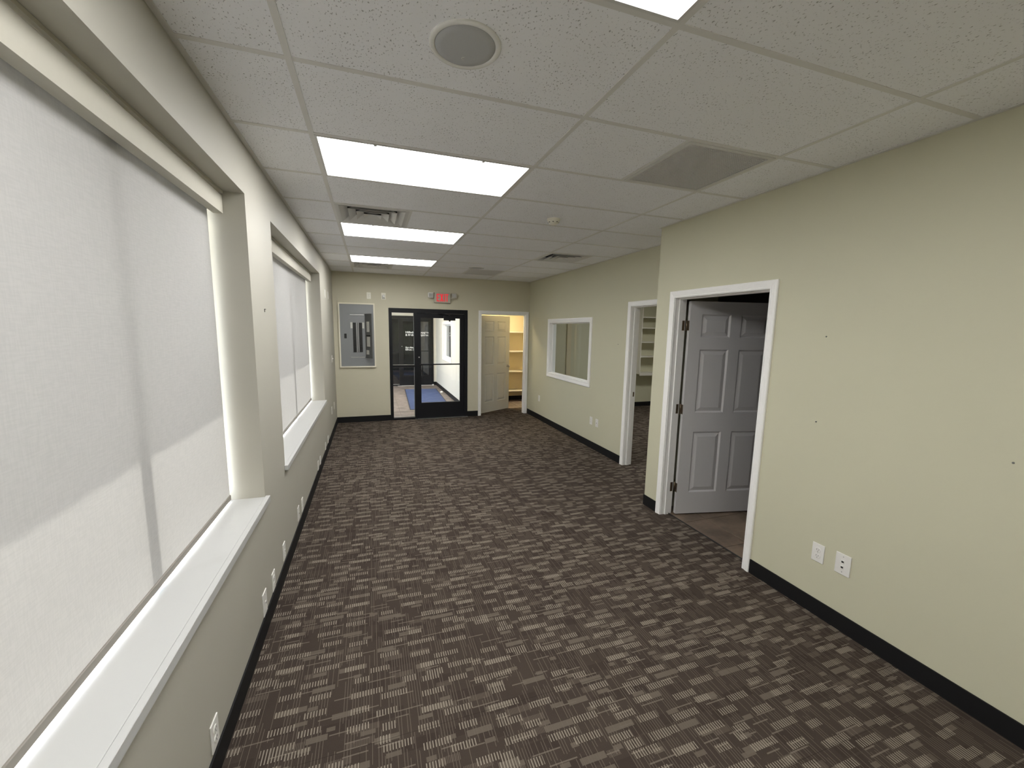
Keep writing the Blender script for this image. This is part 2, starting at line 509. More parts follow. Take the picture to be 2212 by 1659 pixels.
def tiled(name, x0, x1, y0, y1, s, mat, label, ox=0.0, oy=0.0, z=0.0):
    f = struct(obj(name, bx(x0, x1, y0, y1, z - 0.06, z - 0.004), 'grout'), label, 'floor')
    cache = {}
    nx = int(math.ceil((x1 - x0 + ox) / s)); ny = int(math.ceil((y1 - y0 + oy) / s))
    for i in range(nx):
        for j in range(ny):
            a0, a1 = max(x0, x0 - ox + i * s + 0.003), min(x1, x0 - ox + (i + 1) * s - 0.003)
            b0, b1 = max(y0, y0 - oy + j * s + 0.003), min(y1, y0 - oy + (j + 1) * s - 0.003)
            if a1 - a0 < 0.02 or b1 - b0 < 0.02: continue
            k = (round(a1 - a0, 3), round(b1 - b0, 3))
            if k not in cache:
                bm = bx(-k[0] / 2, k[0] / 2, -k[1] / 2, k[1] / 2, -0.006, 0, bev=0.0015)
                o = obj('floor_tile', bm, mat, f); cache[k] = o.data
            else: o = link('floor_tile', cache[k], None, f)
            o.location = ((a0 + a1) / 2, (b0 + b1) / 2, z)
    return f

# dark room behind the grey door
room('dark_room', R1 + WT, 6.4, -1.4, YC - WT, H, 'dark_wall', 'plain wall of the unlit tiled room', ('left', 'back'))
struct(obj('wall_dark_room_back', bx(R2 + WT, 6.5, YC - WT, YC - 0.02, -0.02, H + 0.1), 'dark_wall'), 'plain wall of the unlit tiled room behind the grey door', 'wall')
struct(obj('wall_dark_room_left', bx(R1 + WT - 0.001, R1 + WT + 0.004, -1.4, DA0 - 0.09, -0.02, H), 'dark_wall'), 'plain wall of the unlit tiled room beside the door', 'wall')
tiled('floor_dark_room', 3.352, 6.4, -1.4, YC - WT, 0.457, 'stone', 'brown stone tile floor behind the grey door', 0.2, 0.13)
struct(obj('trim_1', bx(3.340, 3.353, DA0 + 0.02, DA1 - 0.02, -0.01, 0.004), 'rubber'), 'thin black strip between carpet and brown tile', 'threshold')

# office with shelves
room('office', R2 + WT, 8.2, YC, 6.9, H, 'wall', 'olive wall of the shelved office', ('left', 'front'))
struct(obj('wall_office_front', bx(R2 + WT, 8.3, YC - 0.02, YC + 0.08, -0.02, H + 0.1), 'wall'), 'olive wall of the shelved office by its door', 'wall')
struct(obj('floor_office', bx(R2 + WT, 8.2, YC, 6.9, -0.06, 0), 'carpet'), 'brown patterned carpet inside the shelved office', 'floor')
struct(obj('baseboard_office', bx(R2 + WT, 8.2, 6.89, 6.902, 0, 0.10), 'base'), 'black vinyl base under the office shelves', 'baseboard')

# closet
CX0, CX1, CY1 = 2.70, 4.70, 8.42
room('closet', CX0, CX1, YB + WT, CY1, 2.6, 'closet', 'warm painted closet wall', ('front', 'left'))
struct(obj('wall_closet_left', bx(CX0 - 0.03, CX0, YB + WT, CY1, -0.02, 2.7), 'closet'), 'warm painted closet wall, hinge side', 'wall')
struct(obj('floor_closet_entry', bx(CX0, CX1, YB + 0.05, 7.36, -0.06, 0), 'carpet'), 'brown patterned carpet just inside the closet doorway', 'floor')
tiled('floor_closet', CX0, CX1, 7.36, CY1, 0.305, 'stone_pale', 'taupe tile floor inside the lit closet', 0.1, 0.05)
struct(obj('baseboard_closet', boxes((CX0, CX1, CY1 - 0.012, CY1, 0, 0.10), (CX1 - 0.012, CX1, YB + WT + 0.14, CY1, 0, 0.10), (3.761, 3.773, YB + WT, 7.012, 0, 0.10), (3.761, CX1, 7.0, 7.012, 0, 0.10)), 'base'), 'black vinyl base inside the lit closet', 'baseboard')

# vestibule
VX1, VY1 = 2.545, 11.53
struct(obj('wall_vestibule_right', boxes((VX1, VX1 + 0.02, YB + WT, 8.95, -0.02, 2.7), (VX1, VX1 + 0.02, 10.30, VY1, -0.02, 2.7),
       (VX1, VX1 + 0.02, 8.95, 10.30, -0.02, 0.90), (VX1, VX1 + 0.02, 8.95, 10.30, 1.93, 2.7),
       (VX1 + 0.02, VX1 + 0.12, 8.43, 8.95, -0.02, 2.7), (VX1 + 0.02, VX1 + 0.12, 10.30, VY1, -0.02, 2.7),
       (VX1 + 0.02, VX1 + 0.12, 8.95, 10.30, -0.02, 0.90), (VX1 + 0.02, VX1 + 0.12, 8.95, 10.30, 1.93, 2.7)), 'cream'), 'cream vestibule wall with a narrow white window', 'wall')
struct(obj('ceiling_vestibule', bx(0, VX1 + 0.1, YB + WT, VY1 + 0.1, 2.62, 2.7), 'plaster'), 'white ceiling of the glazed vestibule', 'ceiling')
FS0, FS1 = 0.970, 2.465
struct(obj('wall_vestibule_back', boxes((-0.2, FS0, VY1, VY1 + 0.1, -0.02, 2.7), (FS1, VX1 + 0.1, VY1, VY1 + 0.1, -0.02, 2.7), (FS0, FS1, VY1, VY1 + 0.1, 2.10, 2.7)), 'cream'),
       'cream end wall around the dark lettered door', 'wall')
tiled('floor_vestibule', -0.2, VX1, YB + 0.06, VY1 + 0.02, 0.457, 'stone_pale', 'taupe slate tile floor of the vestibule', 0.0, 0.2)
struct(obj('baseboard_vestibule', boxes((VX1 - 0.010, VX1, YB + WT + 0.02, VY1, 0, 0.105), (FS1, VX1, VY1 - 0.010, VY1, 0, 0.105)), 'base'), 'black vinyl base along the cream vestibule wall', 'baseboard')
# room behind the vestibule window (dark)
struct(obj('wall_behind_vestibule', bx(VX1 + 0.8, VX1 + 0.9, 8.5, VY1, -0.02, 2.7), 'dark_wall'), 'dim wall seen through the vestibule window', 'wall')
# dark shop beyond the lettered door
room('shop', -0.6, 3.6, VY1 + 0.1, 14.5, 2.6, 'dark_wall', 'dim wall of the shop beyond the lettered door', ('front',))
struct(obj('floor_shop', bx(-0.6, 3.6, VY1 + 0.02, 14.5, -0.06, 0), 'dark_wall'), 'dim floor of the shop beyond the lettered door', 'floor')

# outside
struct(obj('ground', bx(-30, X0, -20, 30, -0.35, -0.15), 'concrete'), 'pale concrete pavement outside the windows', 'pavement')
struct(obj('eave', bx(X0 - 1.285, X0, -6, 13, 2.90, 3.05), 'eave'), 'painted roof overhang outside the windows', 'eave')

# ---- baseboards of the room
bt = 0.008
struct(obj('baseboard_left', bx(0, bt, Y0, YB, 0, 0.108), 'base'), 'black vinyl base under the windows', 'baseboard')
struct(obj('baseboard_back', boxes((0, SF0, YB - bt, YB, 0, 0.108), (SF1, CD0 - 0.052, YB - bt, YB, 0, 0.108)), 'base'), 'black vinyl base along the exit wall', 'baseboard')
struct(obj('baseboard_right', boxes((R1 - bt, R1, Y0, DA0 - 0.042, 0, 0.104), (R1 - bt, R1, DA1 + 0.048, YC + bt, 0, 0.104), (R1, R2, YC, YC + bt, 0, 0.104)), 'base'), 'black vinyl base along the olive wall with the grey door', 'baseboard')
struct(obj('baseboard_right_far', boxes((R2 - bt, R2, YC, DB0 - 0.05, 0, 0.104), (R2 - bt, R2, DB1 + 0.045, YB, 0, 0.104)), 'base'), 'black vinyl base along the set-back olive wall', 'baseboard')
# shallow furring boards either side of the glass door
struct(obj('trim_2', boxes((0.846, SF0, YB - 0.005, YB, 0.108, 2.134)), 'wall_back'), 'flush painted board beside the glass door, panel side', 'trim')
struct(obj('trim_3', boxes((SF1, 2.664, YB - 0.005, YB, 0.108, 2.134)), 'wall_back'), 'flush painted board between glass door and closet', 'trim')

# ------------------------------------------------------------------ suspended ceiling
ceil = struct(obj('ceiling', boxes((X0, R2 + WT, Y0, YB, H + 0.10, H + 0.14)), 'void'), 'suspended grid ceiling of speckled white tiles', 'ceiling')
COLX = [0.0, GA, GA + TX, GA + 2 * TX, None]
ROWS = list(range(-6, 12))
def rx(y): return R1 if y < YC - 0.02 else R2
occupied = set()
LIGHT_ROWS = (-4, -1, 2, 5, 8)
for r in LIGHT_ROWS: occupied.add((1, r))
half = {(1, 4): 'L', (1, 9): 'L', (2, 1): 'R', (2, 9): 'R', (3, 6): 'L'}   # 2x2 fittings share a bay with a cut tile
tile_cache = {}
def ceiling_tile(x0, x1, y0, y1):
    k = (round(x1 - x0, 3), round(y1 - y0, 3))
    if k[0] < 0.03 or k[1] < 0.03: return
    if k not in tile_cache:
        o = obj('ceiling_tile', bx(-k[0] / 2, k[0] / 2, -k[1] / 2, k[1] / 2, 0.0, 0.015), 'tile_ceiling', ceil); tile_cache[k] = o.data
    else: o = link('ceiling_tile', tile_cache[k], None, ceil)
    o.location = ((x0 + x1) / 2, (y0 + y1) / 2, H + 0.0025)
TW = 0.012
tee_cache = {}
def tee(x0, x1, y0, y1):
    k = (round(x1 - x0, 3), round(y1 - y0, 3))
    if k not in tee_cache:
        w, d = k
        bm = bmesh.new(); box(bm, -w / 2, w / 2, -d / 2, d / 2, 0, 0.0025)
        if w > d: box(bm, -w / 2, w / 2, -0.001, 0.001, 0.0025, 0.038)
        else: box(bm, -0.001, 0.001, -d / 2, d / 2, 0.0025, 0.038)
        o = obj('tee', bm, 'tee', ceil); tee_cache[k] = o.data
    else: o = link('tee', tee_cache[k], None, ceil)
    o.location = ((x0 + x1) / 2, (y0 + y1) / 2, H)
for c in range(4):
    for r in ROWS:
        y0, y1 = r * TY, min((r + 1) * TY, YB)
        if y1 - y0 < 0.03: continue
        x0 = COLX[c]
        if (c, r) in occupied: continue
        spans = [(y0, y1, COLX[c + 1])] if c < 3 else [(y0, y1, rx(y1))]
        if c == 3 and y0 < YC < y1: spans = [(y0, YC, R1), (YC, y1, R2)]
        for a, b, x1 in spans:
            h = half.get((c, r))
            if h == 'L': ceiling_tile(x0 + 0.6096, x1, a, b)
            elif h == 'R': ceiling_tile(x0, x1 - 0.6096, a, b)
            else: ceiling_tile(x0, x1, a, b)
for i in (1, 2, 3): tee(COLX[i] - TW, COLX[i] + TW, Y0, YB)
for c in range(4):
    for r in ROWS:
        y = r * TY
        x1 = COLX[c + 1] if c < 3 else rx(y)
        tee(COLX[c] + (TW if c else 0), x1 - (TW if c < 3 else 0), y - TW, y + TW)
for (c, r), h in half.items():
    x = COLX[c] + 0.6096 if h == 'L' else COLX[c + 1] - 0.6096
    tee(x - TW, x + TW, r * TY + TW, (r + 1) * TY - TW)
for b in ((0, 0.022, Y0, YB), (R1 - 0.022, R1, Y0, YC), (R2 - 0.022, R2, YC, YB), (0, R2, YB - 0.022, YB), (R1 - 0.022, R2, YC, YC + 0.022), (0, R1, Y0, Y0 + 0.022)):
    obj('wall_angle', boxes((b[0], b[1], b[2], b[3], H - 0.001, H + 0.002)), 'tee', ceil)

# ------------------------------------------------------------------ ceiling fittings
def troffer(r, label):
    x0, x1, y0, y1 = GA + TW, GA + TX - TW, r * TY + TW, (r + 1) * TY - TW
    t = tag(empty('ceiling_light', ((x0 + x1) / 2, (y0 + y1) / 2, H)), label, 'ceiling light', 'fluorescent lights in the grid ceiling')
    w, d, f = (x1 - x0) / 2, (y1 - y0) / 2, 0.012
    bm = boxes((-w, w, -d, -d + f, -0.003, 0.012), (-w, w, d - f, d, -0.003, 0.012), (-w, -w + f, -d + f, d - f, -0.003, 0.012), (w - f, w, -d + f, d - f, -0.003, 0.012))
    obj('frame', bm, 'diffuser', t)
    obj('lens', bx(-w + f, w - f, -d + f, d - f, 0.003, 0.006), 'tube', t)
    obj('housing', bx(-w, w, -d, d, 0.014, 0.09), 'diffuser', t)
    for x in (-0.30, 0.30): obj('latch', bx(x - 0.008, x + 0.008, -d + 0.002, -d + 0.020, -0.006, -0.003), 'diffuser', t)
troffer(-4, 'lit fluorescent ceiling light by the wall opposite the exit')
troffer(-1, 'lit fluorescent ceiling light in the bay beside the larger round speaker')
troffer(2, 'lit fluorescent ceiling light between the round speaker and the square vent')
troffer(5, 'lit fluorescent ceiling light touching the louvered vent on its exit side')
troffer(8, 'lit fluorescent ceiling light closest to the exit sign wall')

def supply(x0, y0, label):
    s = 0.6096 - 2 * TW
    t = tag(empty('air_vent', (x0 + TW + s / 2, y0 + TW + s / 2, H)), label, 'air vent', 'louvered supply vents in the ceiling')
    a = s / 2
    fr = bmesh.new(); k = 0.030
    for b in ((-a, a, -a, -a + k), (-a, a, a - k, a), (-a, -a + k, -a + k, a - k), (a - k, a, -a + k, a - k)): box(fr, *b, -0.002, 0.004)
    obj('frame', fr, 'diffuser', t)
    du = bmesh.new()
    for b in ((-a, a, -a, -a + 0.004, 0.004, 0.092), (-a, a, a - 0.004, a, 0.004, 0.092), (-a, -a + 0.004, -a, a, 0.004, 0.092), (a - 0.004, a, -a, a, 0.004, 0.092), (-a, a, -a, a, 0.088, 0.092)): box(du, *b)
    obj('duct_collar', du, 'void', t)
    for i, ro in enumerate((a - 0.030, a - 0.095, a - 0.160)):
        ri = ro - 0.058
        bm = bmesh.new(); q = []
        for rr, z in ((ro, -0.006), (ri, 0.034), (ri, 0.036), (ro, -0.003)):
            q.append([bm.verts.new((sx * rr, sy * rr, z)) for sx, sy in ((-1, -1), (1, -1), (1, 1), (-1, 1))])
        for u, v in zip(q, q[1:] + q[:1]):
            for j in range(4): bm.faces.new((u[j], u[(j + 1) % 4], v[(j + 1) % 4], v[j]))
        obj('louver', bm, 'diffuser', t)
    r = a - 0.222
    bm = bmesh.new(); q = []
    for rr, z in ((r, -0.004), (r * 0.35, 0.020)):
        q.append([bm.verts.new((sx * rr, sy * rr, z)) for sx, sy in ((-1, -1), (1, -1), (1, 1), (-1, 1))])
    for j in range(4): bm.faces.new((q[0][j], q[0][(j + 1) % 4], q[1][(j + 1) % 4], q[1][j]))
    bm.faces.new(q[1])
    obj('centre_cone', bm, 'diffuser', t)
supply(GA, 4 * TY, 'square louvered air vent between two lit ceiling lights')
supply(GA + 2 * TX, 6 * TY, 'square louvered air vent beside the set-back olive wall')
supply(GA, 9 * TY, 'square louvered air vent between last light and exit wall')

def egg(x0, y0, label):
    s = 0.6096 - 2 * TW
    t = tag(empty('return_grille', (x0 + TW + s / 2, y0 + TW + s / 2, H)), label, 'air vent', 'eggcrate return grilles in the ceiling')
    a = s / 2; k = 0.024
    fr = bmesh.new()
    for b in ((-a, a, -a, -a + k), (-a, a, a - k, a), (-a, -a + k, -a + k, a - k), (a - k, a, -a + k, a - k)): box(fr, *b, -0.003, 0.006)
    obj('frame', fr, 'diffuser', t)
    g = bmesh.new(); n = 40; st = (2 * a - 2 * k) / n
    for i in range(1, n):
        p = -a + k + i * st
        box(g, p - 0.0012, p + 0.0012, -a + k, a - k, 0.000, 0.010)
        box(g, -a + k, a - k, p - 0.0012, p + 0.0012, 0.000, 0.010)
    o = obj('grid', g, 'egg', t); o['kind'] = 'stuff'
    obj('duct_collar', boxes((-a, a, -a, a, 0.085, 0.09), (-a, a, -a, -a + 0.004, 0.006, 0.085), (-a, a, a - 0.004, a, 0.006, 0.085), (-a, -a + 0.004, -a, a, 0.006, 0.085), (a - 0.004, a, -a, a, 0.006, 0.085)), 'grey_dark', t)
egg(GA + 2 * TX - 0.6096, TY, 'square eggcrate return grille by the wall with the grey door')
egg(GA + 2 * TX - 0.6096, 9 * TY, 'square eggcrate return grille close to the exit wall')

def speaker(x, y, label):
    t = tag(empty('ceiling_speaker', (x, y, H)), label, 'speaker', 'round ceiling speakers')
    z = 0.0025
    obj('rim', lathe([(0.124, z), (0.1245, z - 0.004), (0.121, z - 0.007), (0.109, z - 0.008), (0.105, z - 0.005), (0.104, z)], 48, cap=False), 'strobe', t, True)
    obj('grille', lathe([(0.1045, z - 0.0035), (0.103, z - 0.006), (0.08, z - 0.0085), (0.04, z - 0.0100), (0.004, z - 0.0105)], 48, cap=True), 'speaker', t, True)
    bm = bmesh.new(); n = 12; q = []
    for i in range(n + 1):
        a = math.radians(70 + 230 * i / n)
        q.append([bm.verts.new((0.004 + rr * math.cos(a), 0.052 + rr * math.sin(a), z - 0.0101 + (0.0 if j < 2 else -0.001))) for j, rr in enumerate((0.0045, 0.0068, 0.0068, 0.0045))])
    for u, v in zip(q, q[1:]):
        for j in range(4): bm.faces.new((u[j], u[(j + 1) % 4], v[(j + 1) % 4], v[j]))
    obj('emblem', bm, 'plastic', t)
speaker(0.962, 0.325, 'round grey ceiling speaker beside the lit ceiling light')
speaker(2.26, 5.32, 'round grey ceiling speaker just beside the far eggcrate grille')

t = tag(empty('smoke_detector', (2.183, 2.235, H + 0.0025)), 'round ivory smoke detector on the tiled ceiling', 'smoke detector')
obj('base', lathe([(0.058, 0), (0.059, -0.004), (0.057, -0.012), (0.050, -0.014)], 32), 'ivory', t, True)
obj('cap', lathe([(0.053, -0.012), (0.050, -0.026), (0.040, -0.040), (0.022, -0.047), (0.004, -0.048)], 32), 'ivory', t, True)
for k in range(8):
    a = 2 * PI * k / 8 + 0.3
    o = obj('vent_slot', bx(-0.006, 0.006, -0.002, 0.002, -0.003, 0.003), 'slot', t)
    o.location = (0.0465 * math.cos(a), 0.0465 * math.sin(a), -0.031); o.rotation_euler = (0.5, 0, a + PI / 2)

# ------------------------------------------------------------------ windows on the left wall with roller shades
def big_window(n, y0, y1, mull, mdist, label):
    w = struct(empty('window_%d' % n, (0, (y0 + y1) / 2, ZS)), label, 'window')
    def P(name, bm, mat, parent=w):
        o = obj(name, bm, mat, parent); o.data.transform(Matrix.Translation((0, -(y0 + y1) / 2, -ZS))); return o
    P('window_frame', boxes((X0, X0 + 0.05, y0, y1, ZS - 0.01, ZS + 0.025), (X0, X0 + 0.05, y0, y1, ZH - 0.05, ZH), (X0, X0 + 0.05, y0, y0 + 0.030, ZS + 0.025, ZH - 0.05), (X0, X0 + 0.05, y1 - 0.030, y1, ZS + 0.025, ZH - 0.05)), 'vinyl')
    P('mullion', bx(-0.17 - mdist - 0.03, -0.17 - mdist, mull - 0.036, mull + 0.036, ZS, ZH - 0.05), 'black')
    P('pane', bx(X0 + 0.02, X0 + 0.026, y0 + 0.03, mull - 0.036, ZS + 0.025, ZH - 0.05), 'glass')
    P('pane', bx(X0 + 0.02, X0 + 0.026, mull + 0.036, y1 - 0.03, ZS + 0.025, ZH - 0.05), 'glass')
    P('window_sill', bx(X0 + 0.03, 0.0, y0, y1, ZS - 0.037, ZS), 'sill')
    P('sill_nosing', bx(0.0, 0.024, y0 - 0.02, y1 + 0.02, ZS - 0.037, ZS, bev=0.0015), 'sill')
    return w
big_window(1, WIN[0][0], WIN[0][1], 0.57, 0.045, 'large window with white sill beside the low jack plates')
big_window(2, WIN[1][0], WIN[1][1], 3.70, 0.012, 'large window with white sill closer to the exit wall')

def roller(y0, y1, label):
    t = tag(empty('roller_shade', (-0.17, (y0 + y1) / 2, 0.80)), label, 'window shade', 'roller shades in the window wall')
    def P(name, bm, mat, sm=False):
        o = obj(name, bm, mat, t, sm); o.data.transform(Matrix.Translation((0.17, -(y0 + y1) / 2, -0.80))); return o
    g = 0.026
    # fabric with a slight sag between its edges
    bm = bmesh.new(); nz, ny = 14, 24; grid = []
    for i in range(nz + 1):
        z = 0.790 + (2.40 - 0.790) * i / nz
        grid.append([bm.verts.new((-0.17 + 0.004 * math.sin(PI * i / nz) * math.sin(PI * j / ny * 3) ** 2, y0 + g + (y1 - y0 - 2 * g) * j / ny, z)) for j in range(ny + 1)])
    for i in range(nz):
        for j in range(ny): bm.faces.new((grid[i][j], grid[i][j + 1], grid[i + 1][j + 1], grid[i + 1][j]))
    P('fabric', bm, 'shade', True)
    P('hem_bar', bx(-0.176, -0.164, y0 + g, y1 - g, 0.763, 0.792, bev=0.002), 'hem')
    P('valance', boxes((-0.110, -0.104, y0 + 0.004, y1 - 0.004, 2.345, 2.437), (-0.150, -0.110, y0 + 0.004, y1 - 0.004, 2.345, 2.349)), 'valance')
    P('head_rail', boxes((-0.110, -0.098, y0 + 0.004, y1 - 0.004, 2.447, 2.4595), (-0.20, -0.110, y0 + 0.004, y1 - 0.004, 2.452, 2.4595)), 'valance')
    o = P('roller_tube', lathe([(0.022, y0 + 0.01), (0.022, y1 - 0.01)], 20, 'Y'), 'vinyl', True)
    o.location = (0, 0, 0); o.data.transform(Matrix.Translation((-0.165, 0, 2.405)))
    return t
roller(WIN[0][0], WIN[0][1], 'beige roller shade lowered over the window with a sunlit pole shadow')
roller(WIN[1][0], WIN[1][1], 'beige roller shade lowered over the window closer to the exit')

# ------------------------------------------------------------------ casings, jambs and doors
CAS = [(0.0, 0.0), (0.0, 0.010), (0.010, 0.012), (0.014, 0.009), (0.020, 0.011), (0.040, 0.016), (0.052, 0.017), (0.058, 0.013), (0.058, 0.0)]
def casing(w, top, prof=CAS, z0=0.0, closed=False, s=1.0):
    """moulded casing round an opening w wide; local x along the wall, -y out of it"""
    bm = bmesh.new(); ring = []
    for d, h in prof:
        d *= s
        pts = [(-d, z0), (-d, top + d), (w + d, top + d), (w + d, z0)] if not closed else [(-d, z0 - d), (-d, top + d), (w + d, top + d), (w + d, z0 - d)]
        ring.append([bm.verts.new((x, -h, z)) for x, z in pts])
    n = 4 if closed else 3
    for a, b in zip(ring, ring[1:]):
        for i in range(n): bm.faces.new((a[i], a[(i + 1) % 4], b[(i + 1) % 4], b[i]))
    if not closed:
        bm.faces.new([r[0] for r in ring]); bm.faces.new([r[3] for r in ring][::-1])
    return bm

def jamb(w, top, depth, t=0.019, stop=True):
    bm = boxes((-0.001, t, 0, depth, 0, top), (w - t, w + 0.001, 0, depth, 0, top), (t, w - t, 0, depth, top - t, top + 0.001))
    if stop:
        a, b = 0.045, 0.083
        for q in ((t, t + 0.011, a, b, 0, top - t), (w - t - 0.011, w - t, a, b, 0, top - t), (t + 0.011, w - t - 0.011, a, b, top - t - 0.011, top - t)): box(bm, *q)
    return bm

def six_panel(parent, w, h, t, mat):
    """moulded six panel leaf, local x from hinge edge, y thickness 0..t, z up. Returns leaf; panels are its children."""
    xs = [0.0, 0.118, 0.118 + (w - 0.118 * 2 - 0.105) / 2]
    xs += [xs[2] + 0.105, w - 0.118, w]
    zs = [0.0, 0.215, 0.815, 1.000, 1.595, 1.705, 1.915, h]
    bm = bmesh.new()
    cells = {(i, j) for i in (1, 3) for j in (1, 3, 5)}
    for yy in (0.0, t):
        V = {(i, j): bm.verts.new((xs[i], yy, zs[j])) for i in range(6) for j in range(8)}
        for i in range(5):
            for j in range(7):
                c = [V[i, j], V[i + 1, j], V[i + 1, j + 1], V[i, j + 1]]
                if (i, j) not in cells: bm.faces.new(c); continue
                # sloped sticking down to the recess
                s = 1 if yy == 0 else -1; k = 0.014; d = 0.0115
                q = [bm.verts.new((x, yy + s * d, z)) for x, z in ((xs[i] + k, zs[j] + k), (xs[i + 1] - k, zs[j] + k), (xs[i + 1] - k, zs[j + 1] - k), (xs[i] + k, zs[j + 1] - k))]
                for m_ in range(4): bm.faces.new((c[m_], c[(m_ + 1) % 4], q[(m_ + 1) % 4], q[m_]))
                bm.faces.new(q)
    for a, b, f in ((0, w, 'z'), (0, h, 'x')):
        for p in (a, b):
            if f == 'z': bm.faces.new([bm.verts.new(v) for v in ((p, 0, 0), (p, t, 0), (p, t, h), (p, 0, h))])
            else: bm.faces.new([bm.verts.new(v) for v in ((0, 0, p), (w, 0, p), (w, t, p), (0, t, p))])
    bmesh.ops.remove_doubles(bm, verts=bm.verts, dist=1e-5)
    leaf = obj('leaf', bm, mat, parent)
    cache = {}
    for i, j in sorted(cells):
        pw, ph = xs[i + 1] - xs[i] - 0.032, zs[j + 1] - zs[j] - 0.032
        k = (round(pw, 3), round(ph, 3))
        if k not in cache:
            b2 = bmesh.new(); rr = []
            for ins, y in ((0, 0.0116), (0.034, 0.0018), (0.034, t - 0.0018), (0, t - 0.0116)):
                rr.append([b2.verts.new((x, y, z)) for x, z in ((-pw / 2 + ins, -ph / 2 + ins), (pw / 2 - ins, -ph / 2 + ins), (pw / 2 - ins, ph / 2 - ins), (-pw / 2 + ins, ph / 2 - ins))])
            for a, b in zip(rr, rr[1:]):
                if a is rr[1]: b2.faces.new(a); b2.faces.new(b[::-1]); continue
                for m_ in range(4): b2.faces.new((a[m_], a[(m_ + 1) % 4], b[(m_ + 1) % 4], b[m_]))
            o = obj('panel', b2, mat, leaf); cache[k] = o.data
        else: o = link('panel', cache[k], None, leaf)
        o.location = ((xs[i] + xs[i + 1]) / 2, 0, (zs[j] + zs[j + 1]) / 2)
    return leaf

def hinge(parent, z, side):
    """butt hinge on the hinge edge of a leaf: two plates and a knuckle"""
    bm = bmesh.new()
    box(bm, -0.002, 0.0005, 0.003, 0.032, z - 0.045, z + 0.045)
    box(bm, -0.034, -0.004, side[0], side[1], z - 0.045, z + 0.045)
    k = lathe([(0.0062, z - 0.046), (0.0062, z + 0.046)], 10)
    me = bpy.data.meshes.new('k'); k.to_mesh(me); k.free(); me.transform(Matrix.Translation((-0.003, side[2], 0))); bm.from_mesh(me); bpy.data.meshes.remove(me)
    return obj('hinge', bm, 'bronze', parent)

def knob(parent, x, t, z):
    for s in (-1, 1):
        y = 0 if s < 0 else t
        b = lathe([(0.032, 0), (0.031, 0.005), (0.014, 0.008), (0.011, 0.028), (0.016, 0.036), (0.026, 0.045), (0.028, 0.055), (0.024, 0.065), (0.010, 0.070)], 20, 'Y')
        o = obj('knob', b, 'nickel', parent, True)
        o.location = (x, y, z); o.scale = (1, s, 1)

# door 1: grey six panel door in the near right wall (local x runs towards -y world, -y out of wall = -x world)
DW, DT = 0.914, 0.035
dw1 = 0.935
d1 = struct(empty('door_1', (R1, 1.878, 0), -PI / 2), 'grey six-panel door standing open into the dark tiled room', 'door')
obj('casing', casing(dw1, 2.068), 'trim', d1)
obj('casing', casing(dw1, 2.068), 'trim', d1).matrix_local = Matrix.Translation((0, WT, 0)) @ Matrix.Diagonal((1, -1, 1, 1))
o = obj('jamb', jamb(dw1 + 0.03, 2.083, WT), 'trim', d1); o.location = (-0.015, 0, 0)
lf = six_panel(d1, DW, 2.03, DT, 'door_grey')
lf.location = (0.052, WT + 0.012, 0.012)
lf.rotation_euler = (0, 0, PI / 2 - math.radians(11.3))
lf.matrix_local = Matrix.Translation((0.052, WT + 0.014, 0.012)) @ Matrix.Rotation(PI / 2 - math.radians(11.3), 4, 'Z') @ Matrix.Translation((0, 0, 0))
for z in (0.26, 1.03, 1.81):
    bm = bmesh.new()
    # leaf plate on the door edge, frame plate on the jamb face, knuckle between
    box(bm, -0.0025, 0.0005, 0.004, 0.032, z - 0.045, z + 0.045)
    o = obj('hinge', bm, 'bronze', lf)
    bm = bmesh.new(); box(bm, 0.0035, 0.0065, WT - 0.034, WT - 0.002, z + 0.012 - 0.045, z + 0.012 + 0.045)
    obj('hinge_plate', bm, 'bronze', d1)
    k = lathe([(0.0065, z - 0.048), (0.0065, z + 0.048)], 10); k2 = obj('hinge_pin', k, 'bronze', lf, True); k2.location = (-0.006, 0.040, 0)
knob(lf, DW - 0.07, DT, 0.94)

# door 2: open doorway to the office
dw2 = 0.915
d2 = struct(empty('door_2', (R2, 3.247, 0), -PI / 2), 'white cased doorway to the shelved office', 'door')
obj('casing', casing(dw2, 2.075), 'trim', d2)
obj('casing', casing(dw2, 2.075), 'trim', d2).matrix_local = Matrix.Translation((0, WT, 0)) @ Matrix.Diagonal((1, -1, 1, 1))
o = obj('jamb', jamb(dw2 + 0.03, 2.09, WT), 'trim', d2); o.location = (-0.015, 0, 0)
obj('strike_plate', bx(0.004, 0.0062, 0.086, 0.112, 0.92, 0.98), 'bronze', d2)
lf2 = six_panel(d2, 0.89, 2.03, DT, 'door_white')
lf2.matrix_local = Matrix.Translation((dw2 - 0.02, WT + 0.02, 0.012)) @ Matrix.Rotation(math.radians(88), 4, 'Z')
knob(lf2, 0.82, DT, 0.94)

# door 3: closet door
dw3 = 0.945
d3 = struct(empty('door_3', (2.728, YB, 0), 0), 'off-white six-panel door ajar on the lit closet', 'door')
obj('casing', casing(dw3, 2.066, s=1.05), 'trim', d3)
o = obj('jamb', jamb(dw3 + 0.03, 2.081, WT), 'trim', d3); o.location = (-0.015, 0, 0)
lf3 = six_panel(d3, 0.905, 2.03, DT, 'door_white')
lf3.matrix_local = Matrix.Translation((0.022, WT + 0.004, 0.014)) @ Matrix.Rotation(math.radians(31.0), 4, 'Z') @ Matrix.Translation((0, 0, 0))
knob(lf3, 0.905 - 0.062, DT, 0.955)
for z in (0.26, 1.03, 1.81):
    obj('hinge', bx(-0.004, 0.0, 0.004, 0.034, z - 0.045, z + 0.045), 'bronze', lf3)

